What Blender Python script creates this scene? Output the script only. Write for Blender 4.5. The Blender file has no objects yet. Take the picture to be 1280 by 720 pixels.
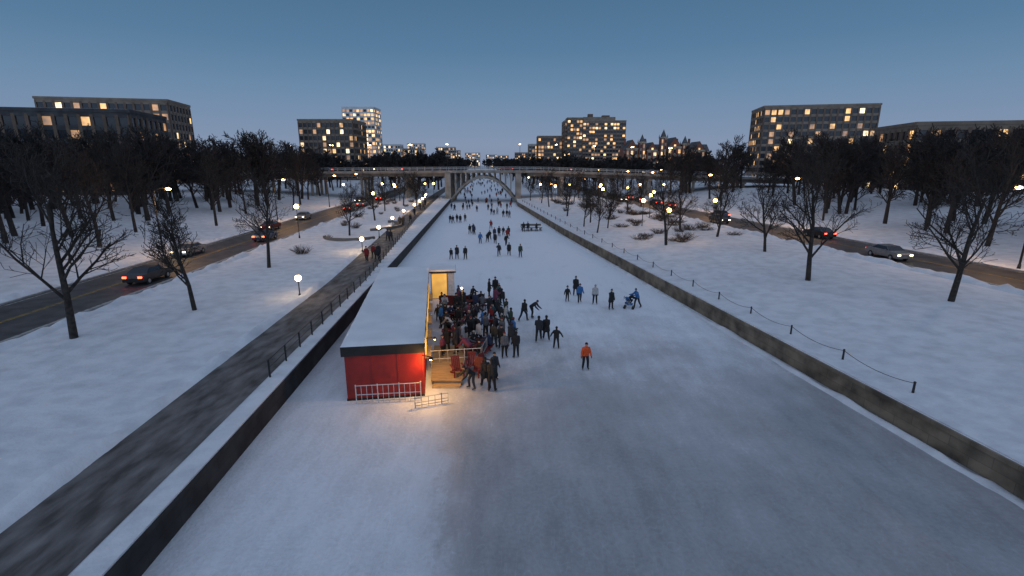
import bpy, bmesh, math, random
import numpy as np
from mathutils import Vector, Matrix, noise
random.seed(7)
R=math.radians
scn=bpy.context.scene
col=scn.collection

# ------------------------------------------------------------------ materials
def nmat(name):
    m=bpy.data.materials.new(name); m.use_nodes=True
    nt=m.node_tree; b=nt.nodes['Principled BSDF']
    return m,nt,b
def N(nt,t,**k):
    n=nt.nodes.new(t)
    for a,v in k.items():
        if a in n.inputs.keys(): n.inputs[a].default_value=v
        else: setattr(n,a,v)
    return n
def noisy(name,c1,c2,scale=5,rough=.8,bump=.0,detail=6,bscale=None,metal=0,stretch=(1,1,1),lo=.35,hi=.65):
    m,nt,b=nmat(name)
    tc=N(nt,'ShaderNodeTexCoord'); mp=N(nt,'ShaderNodeMapping'); mp.inputs['Scale'].default_value=stretch
    nt.links.new(tc.outputs['Object'],mp.inputs[0])
    n=N(nt,'ShaderNodeTexNoise'); n.inputs['Scale'].default_value=scale; n.inputs['Detail'].default_value=detail
    nt.links.new(mp.outputs[0],n.inputs['Vector'])
    r=N(nt,'ShaderNodeValToRGB'); r.color_ramp.elements[0].position=lo; r.color_ramp.elements[1].position=hi
    r.color_ramp.elements[0].color=(*c1,1); r.color_ramp.elements[1].color=(*c2,1)
    nt.links.new(n.outputs['Fac'],r.inputs[0]); nt.links.new(r.outputs[0],b.inputs['Base Color'])
    b.inputs['Roughness'].default_value=rough; b.inputs['Metallic'].default_value=metal
    if bump>0:
        n2=N(nt,'ShaderNodeTexNoise'); n2.inputs['Scale'].default_value=bscale or scale*3; n2.inputs['Detail'].default_value=8; n2.inputs['Roughness'].default_value=.62
        nt.links.new(mp.outputs[0],n2.inputs['Vector'])
        bp=N(nt,'ShaderNodeBump'); bp.inputs['Strength'].default_value=bump; bp.inputs['Distance'].default_value=.15
        nt.links.new(n2.outputs['Fac'],bp.inputs['Height']); nt.links.new(bp.outputs[0],b.inputs['Normal'])
    return m
def emis(name,c,s,base=(.3,.3,.3),sample=False,vary=0):
    m,nt,b=nmat(name)
    b.inputs['Base Color'].default_value=(*base,1)
    b.inputs['Emission Color'].default_value=(*c,1); b.inputs['Emission Strength'].default_value=s
    if vary:
        tc=N(nt,'ShaderNodeTexCoord'); n=N(nt,'ShaderNodeTexNoise'); n.inputs['Scale'].default_value=vary
        nt.links.new(tc.outputs['Object'],n.inputs['Vector'])
        mr=N(nt,'ShaderNodeMapRange'); mr.inputs[1].default_value=.35; mr.inputs[2].default_value=.65
        mr.inputs[3].default_value=s*.35; mr.inputs[4].default_value=s*1.4
        nt.links.new(n.outputs['Fac'],mr.inputs[0]); nt.links.new(mr.outputs[0],b.inputs['Emission Strength'])
    if not sample: m.cycles.emission_sampling='NONE'
    return m
def plain(name,c,rough=.7,metal=0):
    return noisy(name,tuple(x*.82 for x in c),tuple(min(1,x*1.15) for x in c),scale=6,rough=rough,metal=metal)

M_snow=noisy('snow',(.58,.61,.66),(.73,.76,.81),scale=.9,rough=.9,bump=1.0,bscale=1.1,detail=10,lo=.3,hi=.6)
M_snowroof=noisy('roof_snow',(.68,.70,.75),(.80,.82,.86),scale=.5,rough=.9,bump=.3,bscale=2)
M_asph=noisy('asphalt',(.03,.03,.033),(.075,.073,.072),scale=.8,rough=.6,bump=.1,bscale=8)
M_path=noisy('path_asphalt',(.055,.05,.048),(.24,.23,.23),scale=1.9,rough=.85,bump=.3,bscale=6,detail=12,stretch=(1,.35,1),lo=.34,hi=.82)
M_line=noisy('road_paint',(.12,.12,.12),(.5,.5,.48),scale=3)
M_yline=noisy('road_paint_yellow',(.15,.1,.03),(.45,.3,.06),scale=3)
M_kerb=noisy('kerb_concrete',(.25,.25,.25),(.4,.4,.4),scale=2)
M_conc=noisy('concrete',(.20,.185,.165),(.32,.30,.27),scale=.5,rough=.85,bump=.1)
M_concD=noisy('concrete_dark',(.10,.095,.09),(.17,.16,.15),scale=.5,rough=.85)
M_bark=noisy('bark',(.018,.014,.012),(.05,.04,.034),scale=4,rough=.95,bump=.3)
M_bark2=noisy('bark_far',(.018,.016,.017),(.04,.034,.033),scale=.3,rough=1)
M_shrub=noisy('shrub_twigs',(.04,.028,.02),(.09,.06,.04),scale=3,rough=1)
M_metal=plain('painted_metal',(.35,.36,.37),.45,.3)
M_dkmetal=plain('dark_metal',(.03,.03,.032),.5,.4)
M_white=plain('white_paint',(.6,.6,.6),.5)
M_red=noisy('red_paint',(.20,.010,.008),(.31,.016,.011),scale=1.2,rough=.5)
M_redD=noisy('dark_red_paint',(.12,.008,.006),(.17,.012,.009),scale=2,rough=.6)
M_black=noisy('black_fascia',(.006,.006,.007),(.015,.015,.015),scale=2,rough=.7)
M_wood=noisy('deck_wood',(.30,.20,.10),(.48,.34,.18),scale=2,rough=.7,stretch=(1,8,1))
M_glass=plain('dark_glass',(.02,.025,.035),.15)
M_tyre=plain('tyre',(.02,.02,.02),.9)
M_litw=emis('window_warm',(1,.54,.18),1.3,vary=.25)
M_litb=emis('window_bright',(1,.72,.38),1.8,vary=.3)
M_litd=emis('window_dim',(.9,.45,.16),.5,vary=.3)
M_yel=emis('lit_yellow_panel',(1,.50,.09),.6,base=(.7,.5,.15),vary=.5)
M_amber=emis('amber_lamp',(1,.5,.14),22)
M_warm=emis('warm_lamp',(1,.68,.34),20)
M_tail=emis('tail_light',(1,.06,.02),10)
M_head=emis('head_light',(1,.8,.5),7)

def stone(name,c1,c2,mort):
    m,nt,b=nmat(name)
    tc=N(nt,'ShaderNodeTexCoord')
    sep=N(nt,'ShaderNodeSeparateXYZ'); cmb=N(nt,'ShaderNodeCombineXYZ')
    nt.links.new(tc.outputs['Object'],sep.inputs[0])
    nt.links.new(sep.outputs['Y'],cmb.inputs['X']); nt.links.new(sep.outputs['Z'],cmb.inputs['Y'])
    br=N(nt,'ShaderNodeTexBrick'); br.inputs['Scale'].default_value=1; br.inputs['Brick Width'].default_value=1.7; br.inputs['Row Height'].default_value=.5
    br.inputs['Mortar Size'].default_value=.02; br.inputs['Mortar Smooth'].default_value=.8
    br.inputs['Color1'].default_value=(*c1,1); br.inputs['Color2'].default_value=(*c2,1); br.inputs['Mortar'].default_value=(*mort,1)
    nt.links.new(cmb.outputs[0],br.inputs['Vector'])
    n=N(nt,'ShaderNodeTexNoise'); n.inputs['Scale'].default_value=.8; n.inputs['Detail'].default_value=9
    nt.links.new(tc.outputs['Object'],n.inputs['Vector'])
    mx=N(nt,'ShaderNodeMixRGB',blend_type='MULTIPLY'); mx.inputs[0].default_value=.9
    r=N(nt,'ShaderNodeValToRGB'); r.color_ramp.elements[0].position=.35; r.color_ramp.elements[1].position=.62
    r.color_ramp.elements[0].color=(.3,.3,.3,1)
    nt.links.new(n.outputs['Fac'],r.inputs[0]); nt.links.new(br.outputs['Color'],mx.inputs[1]); nt.links.new(r.outputs[0],mx.inputs[2])
    nt.links.new(mx.outputs[0],b.inputs['Base Color']); b.inputs['Roughness'].default_value=.9
    return m
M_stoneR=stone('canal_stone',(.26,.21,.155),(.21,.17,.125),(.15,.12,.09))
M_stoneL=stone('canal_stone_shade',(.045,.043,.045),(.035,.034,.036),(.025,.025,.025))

def ice_mat():
    m,nt,b=nmat('canal_ice'); L=nt.links
    tc=N(nt,'ShaderNodeTexCoord'); sep=N(nt,'ShaderNodeSeparateXYZ'); L.new(tc.outputs['Object'],sep.inputs[0])
    def noise_(sc,det,st=(1,1,1),rot=0,dist=0):
        mp=N(nt,'ShaderNodeMapping'); mp.inputs['Scale'].default_value=st; mp.inputs['Rotation'].default_value=(0,0,rot); L.new(tc.outputs['Object'],mp.inputs[0])
        n=N(nt,'ShaderNodeTexNoise'); n.inputs['Scale'].default_value=sc; n.inputs['Detail'].default_value=det; n.inputs['Roughness'].default_value=.6; n.inputs['Distortion'].default_value=dist
        L.new(mp.outputs[0],n.inputs['Vector']); return n.outputs['Fac']
    def mth(op,a,b_=None,c=None,clamp=False):
        n=N(nt,'ShaderNodeMath',operation=op); n.use_clamp=clamp
        for i,x in enumerate((a,b_,c)):
            if x is None: continue
            if isinstance(x,(int,float)): n.inputs[i].default_value=x
            else: L.new(x,n.inputs[i])
        return n.outputs[0]
    def mr(v,a,b_,c,d,smooth=True):
        n=N(nt,'ShaderNodeMapRange'); n.interpolation_type='SMOOTHSTEP' if smooth else 'LINEAR'
        L.new(v,n.inputs[0]); 
        for i,x in enumerate((a,b_,c,d)): n.inputs[i+1].default_value=x
        return n.outputs[0]
    big=noise_(.16,5); med=noise_(.9,9,(1,.5,1)); fine=noise_(6,8); streak=noise_(1.6,6,(1,.10,1))
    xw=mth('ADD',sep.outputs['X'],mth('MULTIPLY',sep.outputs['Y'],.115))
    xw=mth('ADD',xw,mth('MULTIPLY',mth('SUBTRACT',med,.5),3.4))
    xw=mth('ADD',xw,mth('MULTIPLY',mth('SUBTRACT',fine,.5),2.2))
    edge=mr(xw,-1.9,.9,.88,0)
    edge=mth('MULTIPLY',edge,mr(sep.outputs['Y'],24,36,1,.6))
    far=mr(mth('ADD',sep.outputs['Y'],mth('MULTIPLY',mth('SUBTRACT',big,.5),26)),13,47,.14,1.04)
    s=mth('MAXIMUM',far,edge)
    s=mth('ADD',s,mth('MULTIPLY',mth('SUBTRACT',med,.5),.5))
    s=mth('ADD',s,mth('MULTIPLY',mth('SUBTRACT',big,.5),.4))
    s=mth('ADD',s,mth('MULTIPLY',mth('SUBTRACT',streak,.5),.34))
    s=mth('ADD',s,mth('MULTIPLY',mth('SUBTRACT',fine,.5),.46))
    for sc,st,ro in ((.55,(1,.25,1),.1),(.8,(1,.2,1),-.35),(.7,(1,.3,1),.5)):
        q=noise_(sc,1.5,st,ro,.3); w_=mr(mth('ABSOLUTE',mth('SUBTRACT',mth('FRACT',mth('MULTIPLY',q,14)),.5)),0,.03,.10,0)
        s=mth('ADD',s,w_)
    s=mth('ADD',s,0,clamp=True)
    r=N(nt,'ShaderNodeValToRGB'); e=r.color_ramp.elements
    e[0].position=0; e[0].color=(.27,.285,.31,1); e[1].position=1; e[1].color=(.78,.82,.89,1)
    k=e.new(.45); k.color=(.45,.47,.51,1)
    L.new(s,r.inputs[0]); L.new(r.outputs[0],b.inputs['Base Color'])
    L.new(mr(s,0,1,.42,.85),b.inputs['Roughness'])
    bp=N(nt,'ShaderNodeBump'); bp.inputs['Strength'].default_value=.7; bp.inputs['Distance'].default_value=.08
    L.new(mth('MULTIPLY',mth('ADD',mth('MULTIPLY',fine,.9),med),mth('ADD',edge,.3)),bp.inputs['Height']); L.new(bp.outputs[0],b.inputs['Normal'])
    return m
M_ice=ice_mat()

# ------------------------------------------------------------------ mesh builder
class MB:
    def __init__(s): s.v=[]; s.f=[]; s.m=[]
    def poly(s,pts,m=0):
        i=len(s.v); s.v+= [tuple(p) for p in pts]; s.f.append(tuple(range(i,i+len(pts)))); s.m.append(m)
    def hexa(s,p,m=0):
        i=len(s.v); s.v+=[tuple(q) for q in p]
        for f in ((0,3,2,1),(4,5,6,7),(0,1,5,4),(1,2,6,5),(2,3,7,6),(3,0,4,7)):
            s.f.append(tuple(i+k for k in f)); s.m.append(m)
    def box(s,x0,x1,y0,y1,z0,z1,m=0):
        s.hexa([(x0,y0,z0),(x1,y0,z0),(x1,y1,z0),(x0,y1,z0),(x0,y0,z1),(x1,y0,z1),(x1,y1,z1),(x0,y1,z1)],m)
    def tube(s,p0,p1,r0,r1,n=6,m=0,cap=True):
        p0=Vector(p0);p1=Vector(p1); d=(p1-p0)
        if d.length<1e-6: return
        d.normalize(); a=d.orthogonal().normalized(); b=d.cross(a); i=len(s.v)
        for p,r in ((p0,r0),(p1,r1)):
            for k in range(n):
                t=2*math.pi*k/n; s.v.append(tuple(p+a*math.cos(t)*r+b*math.sin(t)*r))
        for k in range(n):
            s.f.append((i+k,i+(k+1)%n,i+n+(k+1)%n,i+n+k)); s.m.append(m)
        if cap:
            s.f.append(tuple(i+k for k in range(n))[::-1]); s.m.append(m)
            s.f.append(tuple(i+n+k for k in range(n))); s.m.append(m)
    def ball(s,c,r,m=0,nu=10,nv=6,sc=(1,1,1)):
        i=len(s.v)
        for a in range(nv+1):
            ph=math.pi*a/nv
            for b in range(nu):
                th=2*math.pi*b/nu
                s.v.append((c[0]+r*sc[0]*math.sin(ph)*math.cos(th),c[1]+r*sc[1]*math.sin(ph)*math.sin(th),c[2]+r*sc[2]*math.cos(ph)))
        for a in range(nv):
            for b in range(nu):
                s.f.append((i+a*nu+b,i+(a+1)*nu+b,i+(a+1)*nu+(b+1)%nu,i+a*nu+(b+1)%nu)); s.m.append(m)
    def xf(s,M,start=0):
        for k in range(start,len(s.v)): s.v[k]=tuple(M@Vector(s.v[k]))
    def mesh(s,name,mats,smooth=False):
        me=bpy.data.meshes.new(name); me.from_pydata(s.v,[],s.f)
        for m in mats: me.materials.append(m)
        me.polygons.foreach_set('material_index',s.m)
        if smooth: me.polygons.foreach_set('use_smooth',[True]*len(s.f))
        me.update(); return me
    def obj(s,name,mats,loc=(0,0,0),rz=0,smooth=False,parent=None):
        o=bpy.data.objects.new(name,s.mesh(name,mats,smooth)); o.location=loc; o.rotation_euler=(0,0,rz); col.objects.link(o)
        if parent: o.parent=parent
        return o
def inst(name,me,loc,rz=0,sc=1,parent=None):
    o=bpy.data.objects.new(name,me); o.location=loc; o.rotation_euler=(0,0,rz); o.scale=(sc,sc,sc) if not isinstance(sc,tuple) else sc
    col.objects.link(o)
    if parent: o.parent=parent
    return o
def empty(name,loc=(0,0,0),rz=0):
    o=bpy.data.objects.new(name,None); o.location=loc; o.rotation_euler=(0,0,rz); o.empty_display_size=.3; col.objects.link(o); return o
def light(name,kind,loc,energy,color,size=.15,parent=None,rot=None,**k):
    l=bpy.data.lights.new(name,kind); l.energy=energy; l.color=color
    if kind in('POINT','SPOT'): l.shadow_soft_size=size
    for a,v in k.items(): setattr(l,a,v)
    o=bpy.data.objects.new(name,l); o.location=loc; col.objects.link(o)
    if rot: o.rotation_euler=rot
    if parent: o.parent=parent
    return o

# ------------------------------------------------------------------ terrain
def WL(y): return float(np.interp(y,[-60,59.6,165,900,1000,6000],[-7.0,-13.9,-19.94,-65,-62,-62]))
def WR(y): return float(np.interp(y,[-60,12,44.1,86.1,148,165,900,1000,6000],[29.6,19.4,14.9,8.9,1.6,1.3,-44,-60,-60]))
def HL(d): return float(np.interp(d,[0,31,60,140,400,6000],[1.2,1.2,3.0,4,4,4]))
def HR(d): return float(np.interp(d,[0,3,15,42,70,140,6000],[1.2,1.25,1.9,1.9,4.5,6,6]))
YS=sorted(set([-60,-40,-20]+list(range(-10,180,2))+list(range(180,400,10))+list(range(400,1001,50))+[1400,2000,3000,6000]))
def path_l(y):
    a=float(np.interp(y,[-60,30,46,99,165,1000],[.9,.9,.9,3.1,4.5,4.5])); return a,a+3.3
RL=(19.5,27.5); RR=(26,34.5)
def nz(x,y,s): return noise.noise(Vector((x*s,y*s,3.1)))
def bank(name,side):
    W=WL if side<0 else WR; H=HL if side<0 else HR
    ds=[0,.4,.9,1.5,2.2,3,3.6,4.5,5.5,6.5,7.8,9,10.5,12,13.5,15,17,18.6,19.4,19.5,23,25,25.9,27.5,27.7,29,31,34.6,36,39,42,46,50,56,63,70,85,100,140,200,400,1000,5000]
    b=MB(); nd=len(ds)
    for y in YS:
        for d in ds:
            x=W(y)+side*d; z=H(d)
            m=1
            if side<0:
                a,c=path_l(y)
                if a-1<d<c+1: m=0
                if RL[0]-1<d<RL[1]+1: m=0
            else:
                if RR[0]-1.1<d<RR[1]+1.1: m=0
            if d<1: m=0
            if y>300: m=0
            z+=m*(.14*nz(x,y,.22)+.12*nz(x+50,y,.6)+.06)
            b.v.append((x,y,z))
    for j in range(len(YS)-1):
        for i in range(nd-1):
            k=j*nd+i
            f=(k,k+nd,k+nd+1,k+1) if side<0 else (k,k+1,k+nd+1,k+nd)
            b.f.append(f); b.m.append(0)
    return b.obj(name,[M_snow],smooth=True)
bank('snowy_ground',-1); bank('snowy_ground',1)
b=MB()
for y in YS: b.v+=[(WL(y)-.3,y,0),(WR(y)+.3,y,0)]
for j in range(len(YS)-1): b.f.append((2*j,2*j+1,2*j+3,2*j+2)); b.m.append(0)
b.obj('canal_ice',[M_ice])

def strip(b,W,side,f0,f1,z,m,y0=-60,y1=900,hf=None):
    ys=[y for y in YS if y0<=y<=y1]
    for a,c in zip(ys[:-1],ys[1:]):
        d0=f0(a),f1(a); d1=f0(c),f1(c)
        p=[(W(a)+side*d0[0],a),(W(a)+side*d0[1],a),(W(c)+side*d1[1],c),(W(c)+side*d1[0],c)]
        if side<0: p=[p[1],p[0],p[3],p[2]]
        b.poly([(x,y,z) for x,y in p],m)
def kerbstrip(b,W,side,dd,z0,z1,w,m,y0=-60,y1=400):
    ys=[y for y in YS if y0<=y<=y1]
    for a,c in zip(ys[:-1],ys[1:]):
        x0,x1=W(a)+side*dd,W(a)+side*(dd+w); x2,x3=W(c)+side*(dd+w),W(c)+side*dd
        if side<0: x0,x1,x2,x3=x1,x0,x3,x2
        b.hexa([(x0,a,z0),(x1,a,z0),(x2,c,z0),(x3,c,z0),(x0,a,z1),(x1,a,z1),(x2,c,z1),(x3,c,z1)],m)
b=MB(); strip(b,WL,-1,lambda y:path_l(y)[0],lambda y:path_l(y)[1],1.215,0,y1=500); b.obj('footpath',[M_path])
for W,side,(a0,a1),z,h in ((WL,-1,RL,1.2,0),(WR,1,RR,1.9,0)):
    b=MB(); strip(b,W,side,lambda y:a0,lambda y:a1,z+.015,0)
    mid=(a0+a1)/2
    strip(b,W,side,lambda y:mid-.16,lambda y:mid-.06,z+.021,2,y1=400); strip(b,W,side,lambda y:mid+.06,lambda y:mid+.16,z+.021,2,y1=400)
    strip(b,W,side,lambda y:a0+.3,lambda y:a0+.42,z+.021,1,y1=400); strip(b,W,side,lambda y:a1-.42,lambda y:a1-.3,z+.021,1,y1=400)
    kerbstrip(b,W,side,a0-.2,z-.1,z+.14,.2,3); kerbstrip(b,W,side,a1,z-.1,z+.14,.2,3)
    b.obj('road',[M_asph,M_line,M_yline,M_kerb])
def ridge(W,side,fd,z,w,h,seed):
    b=MB(); ys=list(np.arange(0,160,.6)); prof=(0,.45,.85,1,.8,.4,0); n=len(prof)
    for y in ys:
        hh=h*(.7+.9*nz(seed*13.,y,.35)+.6*nz(seed*7.,y,1.3)); hh=max(.04,hh); ww=w*(1+.5*nz(seed*3.,y,.7))
        for k,p in enumerate(prof): b.v.append((W(y)+side*(fd(y)+ww*k/(n-1)),y,z-.06+(hh+.06)*p))
    for j in range(len(ys)-1):
        for k in range(n-1):
            a=j*n+k; b.f.append((a,a+1,a+n+1,a+n) if side>0 else (a,a+n,a+n+1,a+1)); b.m.append(0)
    b.obj('snow_bank',[M_snow],smooth=True)
ridge(WL,-1,lambda y:path_l(y)[1]-.1,1.2,1.2,.34,1); ridge(WL,-1,lambda y:RL[0]-1.4,1.2,1.15,.42,2); ridge(WL,-1,lambda y:RL[1]+.25,1.2,1.3,.5,3)
ridge(WR,1,lambda y:RR[0]-1.6,1.9,1.35,.5,4); ridge(WR,1,lambda y:RR[1]+.25,1.9,1.4,.5,5)
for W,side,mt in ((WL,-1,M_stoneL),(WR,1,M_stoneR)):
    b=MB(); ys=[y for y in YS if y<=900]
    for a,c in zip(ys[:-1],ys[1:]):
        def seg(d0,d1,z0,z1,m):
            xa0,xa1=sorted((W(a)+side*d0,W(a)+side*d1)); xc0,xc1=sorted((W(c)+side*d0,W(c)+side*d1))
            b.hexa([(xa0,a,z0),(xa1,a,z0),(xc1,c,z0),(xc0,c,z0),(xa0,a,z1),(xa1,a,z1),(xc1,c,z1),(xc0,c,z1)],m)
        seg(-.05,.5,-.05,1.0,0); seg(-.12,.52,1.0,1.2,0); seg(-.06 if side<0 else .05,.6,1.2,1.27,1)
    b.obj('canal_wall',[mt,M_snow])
ridge(WR,1,lambda y:-.75,0,.72,.16,6)

# ------------------------------------------------------------------ bridge
def bridge():
    b=MB()
    def dz(x): return float(np.interp(x,[-110,-60,-10,10,60,90],[9.0,9.8,10.15,10.1,8.6,7.6]))
    y0,y1=161.,175.
    xs=list(np.arange(-110,91,2.5))
    for a,c in zip(xs[:-1],xs[1:]):
        za,zc=dz(a),dz(c)
        def seg(ya,yb,l,h,m): b.hexa([(a,ya,za+l),(c,ya,zc+l),(c,yb,zc+l),(a,yb,za+l),(a,ya,za+h),(c,ya,zc+h),(c,yb,zc+h),(a,yb,za+h)],m)
        seg(y0,y1,-.9,-.35,0); seg(y0-.25,y0+.15,-.75,-.1,0)
        seg(y0+2,y1-2,-.35,-.34,2)
        seg(y0+.2,y0+2,-.35,-.2,3); seg(y1-2,y1-.1,-.35,-.2,3)
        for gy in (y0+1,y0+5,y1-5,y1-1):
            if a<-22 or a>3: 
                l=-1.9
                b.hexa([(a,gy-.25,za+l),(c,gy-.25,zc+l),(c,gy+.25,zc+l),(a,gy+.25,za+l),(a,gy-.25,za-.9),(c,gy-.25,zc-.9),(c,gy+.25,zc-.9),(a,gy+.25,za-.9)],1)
        for yy in (y0,y1):
            for h in (.35,.62,.95): b.tube((a,yy,za+h),(c,yy,zc+h),.05,.05,4,4,False)
            b.box(a-.06,a+.06,yy-.06,yy+.06,za-.2,za+1.0,4)
    cx,hs=-9.2,10.6; crown=7.6
    def az(x): return crown*(1-((x-cx)/hs)**2)
    n=28
    for ry in (y0+.2,y0+4.5,y1-5.5,y1-1.2):
        for i in range(n):
            xa=cx-hs+2*hs*i/n; xb=cx-hs+2*hs*(i+1)/n
            b.hexa([(xa,ry,az(xa)),(xb,ry,az(xb)),(xb,ry+1.1,az(xb)),(xa,ry+1.1,az(xa)),
                    (xa,ry,az(xa)+.8),(xb,ry,az(xb)+.8),(xb,ry+1.1,az(xb)+.8),(xa,ry+1.1,az(xa)+.8)],0)
        for i in range(1,12):
            x=cx-hs+2*hs*i/12
            if dz(x)-.9-az(x)-.8>.5: b.box(x-.16,x+.16,ry+.15,ry+.9,az(x)+.7,dz(x)-.9,0)
    for px in (cx-hs-.6,cx+hs+.6):
        b.box(px-.9,px+.9,y0-.1,y1+.1,0,dz(px)-.95,0); b.box(px-1.2,px+1.2,y0-.5,y1+.5,-.1,1.6,0)
    for px in (-34,-48,-64,-80,16,30,44,58,74):
        for yy in (y0+1,y0+5,y1-5,y1-1): b.tube((px,yy,1),(px,yy,dz(px)-2.3),.45,.45,10,0)
        b.box(px-.6,px+.6,y0+.3,y1-.3,dz(px)-2.4,dz(px)-1.9,0)
    b.obj('road_bridge',[M_conc,M_concD,M_asph,M_kerb,M_metal])
    return dz
dz=bridge()

# ------------------------------------------------------------------ street lamps
def lamp_mesh(kind,lit=True):
    b=MB()
    if kind=='globe':
        b.tube((0,0,0),(0,0,.3),.12,.1,8,0); b.tube((0,0,.3),(0,0,1.35),.05,.045,8,0); b.tube((0,0,1.35),(0,0,1.42),.1,.1,8,0)
        b.ball((0,0,1.64),.26,1,12,8)
        b.tube((0,0,1.88),(0,0,1.95),.1,.02,8,0)
    elif kind=='cobra':
        b.tube((0,0,0),(0,0,.5),.16,.13,8,0); b.tube((0,0,.5),(0,0,7.4),.1,.06,8,0)
        pts=[(0,0,7.3),(.3,0,7.75),(.9,0,8.0),(1.7,0,8.05)]
        for p,q in zip(pts[:-1],pts[1:]): b.tube(p,q,.045,.04,6,0)
        b.hexa([(1.5,-.14,7.98),(2.3,-.1,7.98),(2.3,.1,7.98),(1.5,.14,7.98),(1.55,-.12,8.15),(2.2,-.08,8.1),(2.2,.08,8.1),(1.55,.12,8.15)],0)
        b.ball((1.9,0,7.93),.28,1,10,6,(1.2,.8,.6))
    elif kind=='post':
        b.tube((0,0,0),(0,0,.4),.13,.1,8,0); b.tube((0,0,.4),(0,0,4.2),.06,.045,8,0)
        b.tube((0,0,4.2),(0,0,4.28),.16,.16,8,0); b.ball((0,0,4.56),.33,1,12,8); b.tube((0,0,4.87),(0,0,4.97),.12,.02,8,0)
    elif kind=='double':
        b.tube((0,0,0),(0,0,8),.09,.06,8,0)
        for s in (-1,1):
            b.tube((0,0,7.9),(0,s*1.1,8.2),.04,.04,6,0); b.box(-.12,.12,s*1.1-.3,s*1.1+.3,8.17,8.28,0)
            b.ball((0,s*1.1,8.12),.24,1,8,5,(1,1.2,.5))
    return b
LM={}
def lamp(kind,x,y,z,rz=0,mat=M_amber,energy=0,c=(1,.52,.18)):
    key=(kind,mat.name)
    if key not in LM: LM[key]=lamp_mesh(kind).mesh('street_lamp',[M_dkmetal,mat],True)
    o=inst('street_lamp',LM[key],(x,y,z),rz)
    if energy:
        h={'globe':2.1,'cobra':7.4,'post':5.1,'double':7.6}[kind]; off={'cobra':(1.9,0)}.get(kind,(0,0))
        light('lamp_light','POINT',(off[0],off[1],h),energy,c,.3,parent=o)
    return o
for (x,y,e) in ((-18.9,62,260),(-20.9,87,320),(-22.6,116,400),(-17.7,40,80),(-25.2,145,380)):
    lamp('globe',x,y,1.2,energy=e,mat=M_warm,c=(1,.60,.27))
for x,y in ((-23.6,128),(-26.5,155),(-21.9,101),(-19.9,74),(-24.4,137)): lamp('globe',x,y,1.2,mat=M_warm)
for y in (25,60,95,128,150,190,230,270,320): lamp('cobra',WL(y)-28.8,y,1.2,0,energy=1100 if y in(60,95,128) else 0)
for y in (20,48,78,104,134,155,195,240,290): lamp('cobra',WR(y)+35.7,y,1.9,R(180),energy=1100 if y in(48,78,104,134) else 0)
for x,y,e in ((20.9,66.5,380),(27,98,450),(22,122,500),(12,140,0),(34,84,0),(-31,72,260),(-29,105,0),(-32,138,500),(-27,157,0),(17,150,500),(26,148,0),(31,110,0),(38,150,0),(12,156,0),(22,84,280),(-40,156,0),(-50,150,0),(8.5,152,0),(30,131,0),(24,138,0),(-35,150,0),(-24.5,158,0),(45,150,0)): lamp('post',x,y,1.5,energy=e)
for x in (-70,-57,-45,-32,-20.5,2.5,14,26,38,50): lamp('double',x,162.6,dz(x)-.2,0,mat=M_warm,energy=700 if x in(-45,26) else 0,c=(1,.65,.35))
rl=random.Random(4)
for i in range(38):
    y=rl.uniform(185,520); s_=rl.choice((-1,1)); W=WL if s_<0 else WR
    lamp(rl.choice(('post','cobra')),W(y)+s_*rl.uniform(6,60),y,2,rl.choice((0,3.14)),mat=rl.choice((M_amber,M_warm)))

# fences
b=MB(); y=24.; pr=None
while y<165:
    a,_=path_l(y); x=WL(y)-a+.12; p=Vector((x,y,1.2))
    b.box(x-.035,x+.035,y-.035,y+.035,1.15,2.15,0)
    if pr:
        for h in (.95,.55): b.tube(pr+Vector((0,0,h)),p+Vector((0,0,h)),.022,.022,4,0,False)
    pr=p; y+=2.2
b.obj('path_railing',[M_dkmetal])
b=MB(); pr=None; y=22.
while y<150:
    x=WR(y)+1.35; p=Vector((x,y,1.2))
    b.tube((x,y,1.15),(x,y,1.8),.06,.05,8,0); b.ball((x,y,1.82),.065,0,8,5)
    if pr:
        last=None
        for k in range(9):
            t=k/8; q=pr.lerp(p,t)+Vector((0,0,.58-.26*4*t*(1-t)))
            if last: b.tube(last,q,.016,.016,4,0,False)
            last=q
    pr=p; y+=4.3
b.obj('chain_fence',[M_dkmetal])

# ------------------------------------------------------------------ buildings
def facade(b,w,h,nf,nb,z0,M,lit,pier=.28,span=.35,proud=.35,base=0):
    st=len(b.v); fh=h/nf; bw=w/nb
    for i in range(nf):
        for j in range(nb):
            r=random.random()
            m=2 if r>lit else random.choice((3,3,4,5,5))
            xa=-w/2+j*bw; za=z0+i*fh
            b.poly([(xa+bw*.06,-.03,za+fh*.1),(xa+bw*.94,-.03,za+fh*.1),(xa+bw*.94,-.03,za+fh*.95),(xa+bw*.06,-.03,za+fh*.95)],m)
    for j in range(nb+1):
        x=-w/2+j*bw; b.box(max(-w/2,x-bw*pier/2),min(w/2,x+bw*pier/2),-proud,0,z0,z0+h,0)
    for i in range(nf+1):
        z=z0+i*fh; b.box(-w/2+.02,w/2-.02,-proud+.06,0,z-(fh*span/2 if i else 0),z+fh*span/2,1)
    b.xf(M,st)
def block(b,x,y,w,d,h,z0,nf,nb,lit,ns=None,**k):
    b.box(x-w/2,x+w/2,y-d/2,y+d/2,z0-3,z0+h+.6,0)
    facade(b,w,h,nf,nb,z0,Matrix.Translation((x,y-d/2,0)),lit,**k)
    ns=ns or max(2,int(nb*d/w))
    for s in (-1,1): facade(b,d,h,nf,ns,z0,Matrix.Translation((x+s*w/2,y,0))@Matrix.Rotation(s*math.pi/2,4,'Z'),lit,**k)
    b.box(x-w/2-.42,x+w/2+.42,y-d/2-.42,y+d/2+.42,z0+h+.6,z0+h+1.5,1)
    b.box(x-w/2,x+w/2,y-d/2,y+d/2,z0+h+1.5,z0+h+1.56,6)
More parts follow.
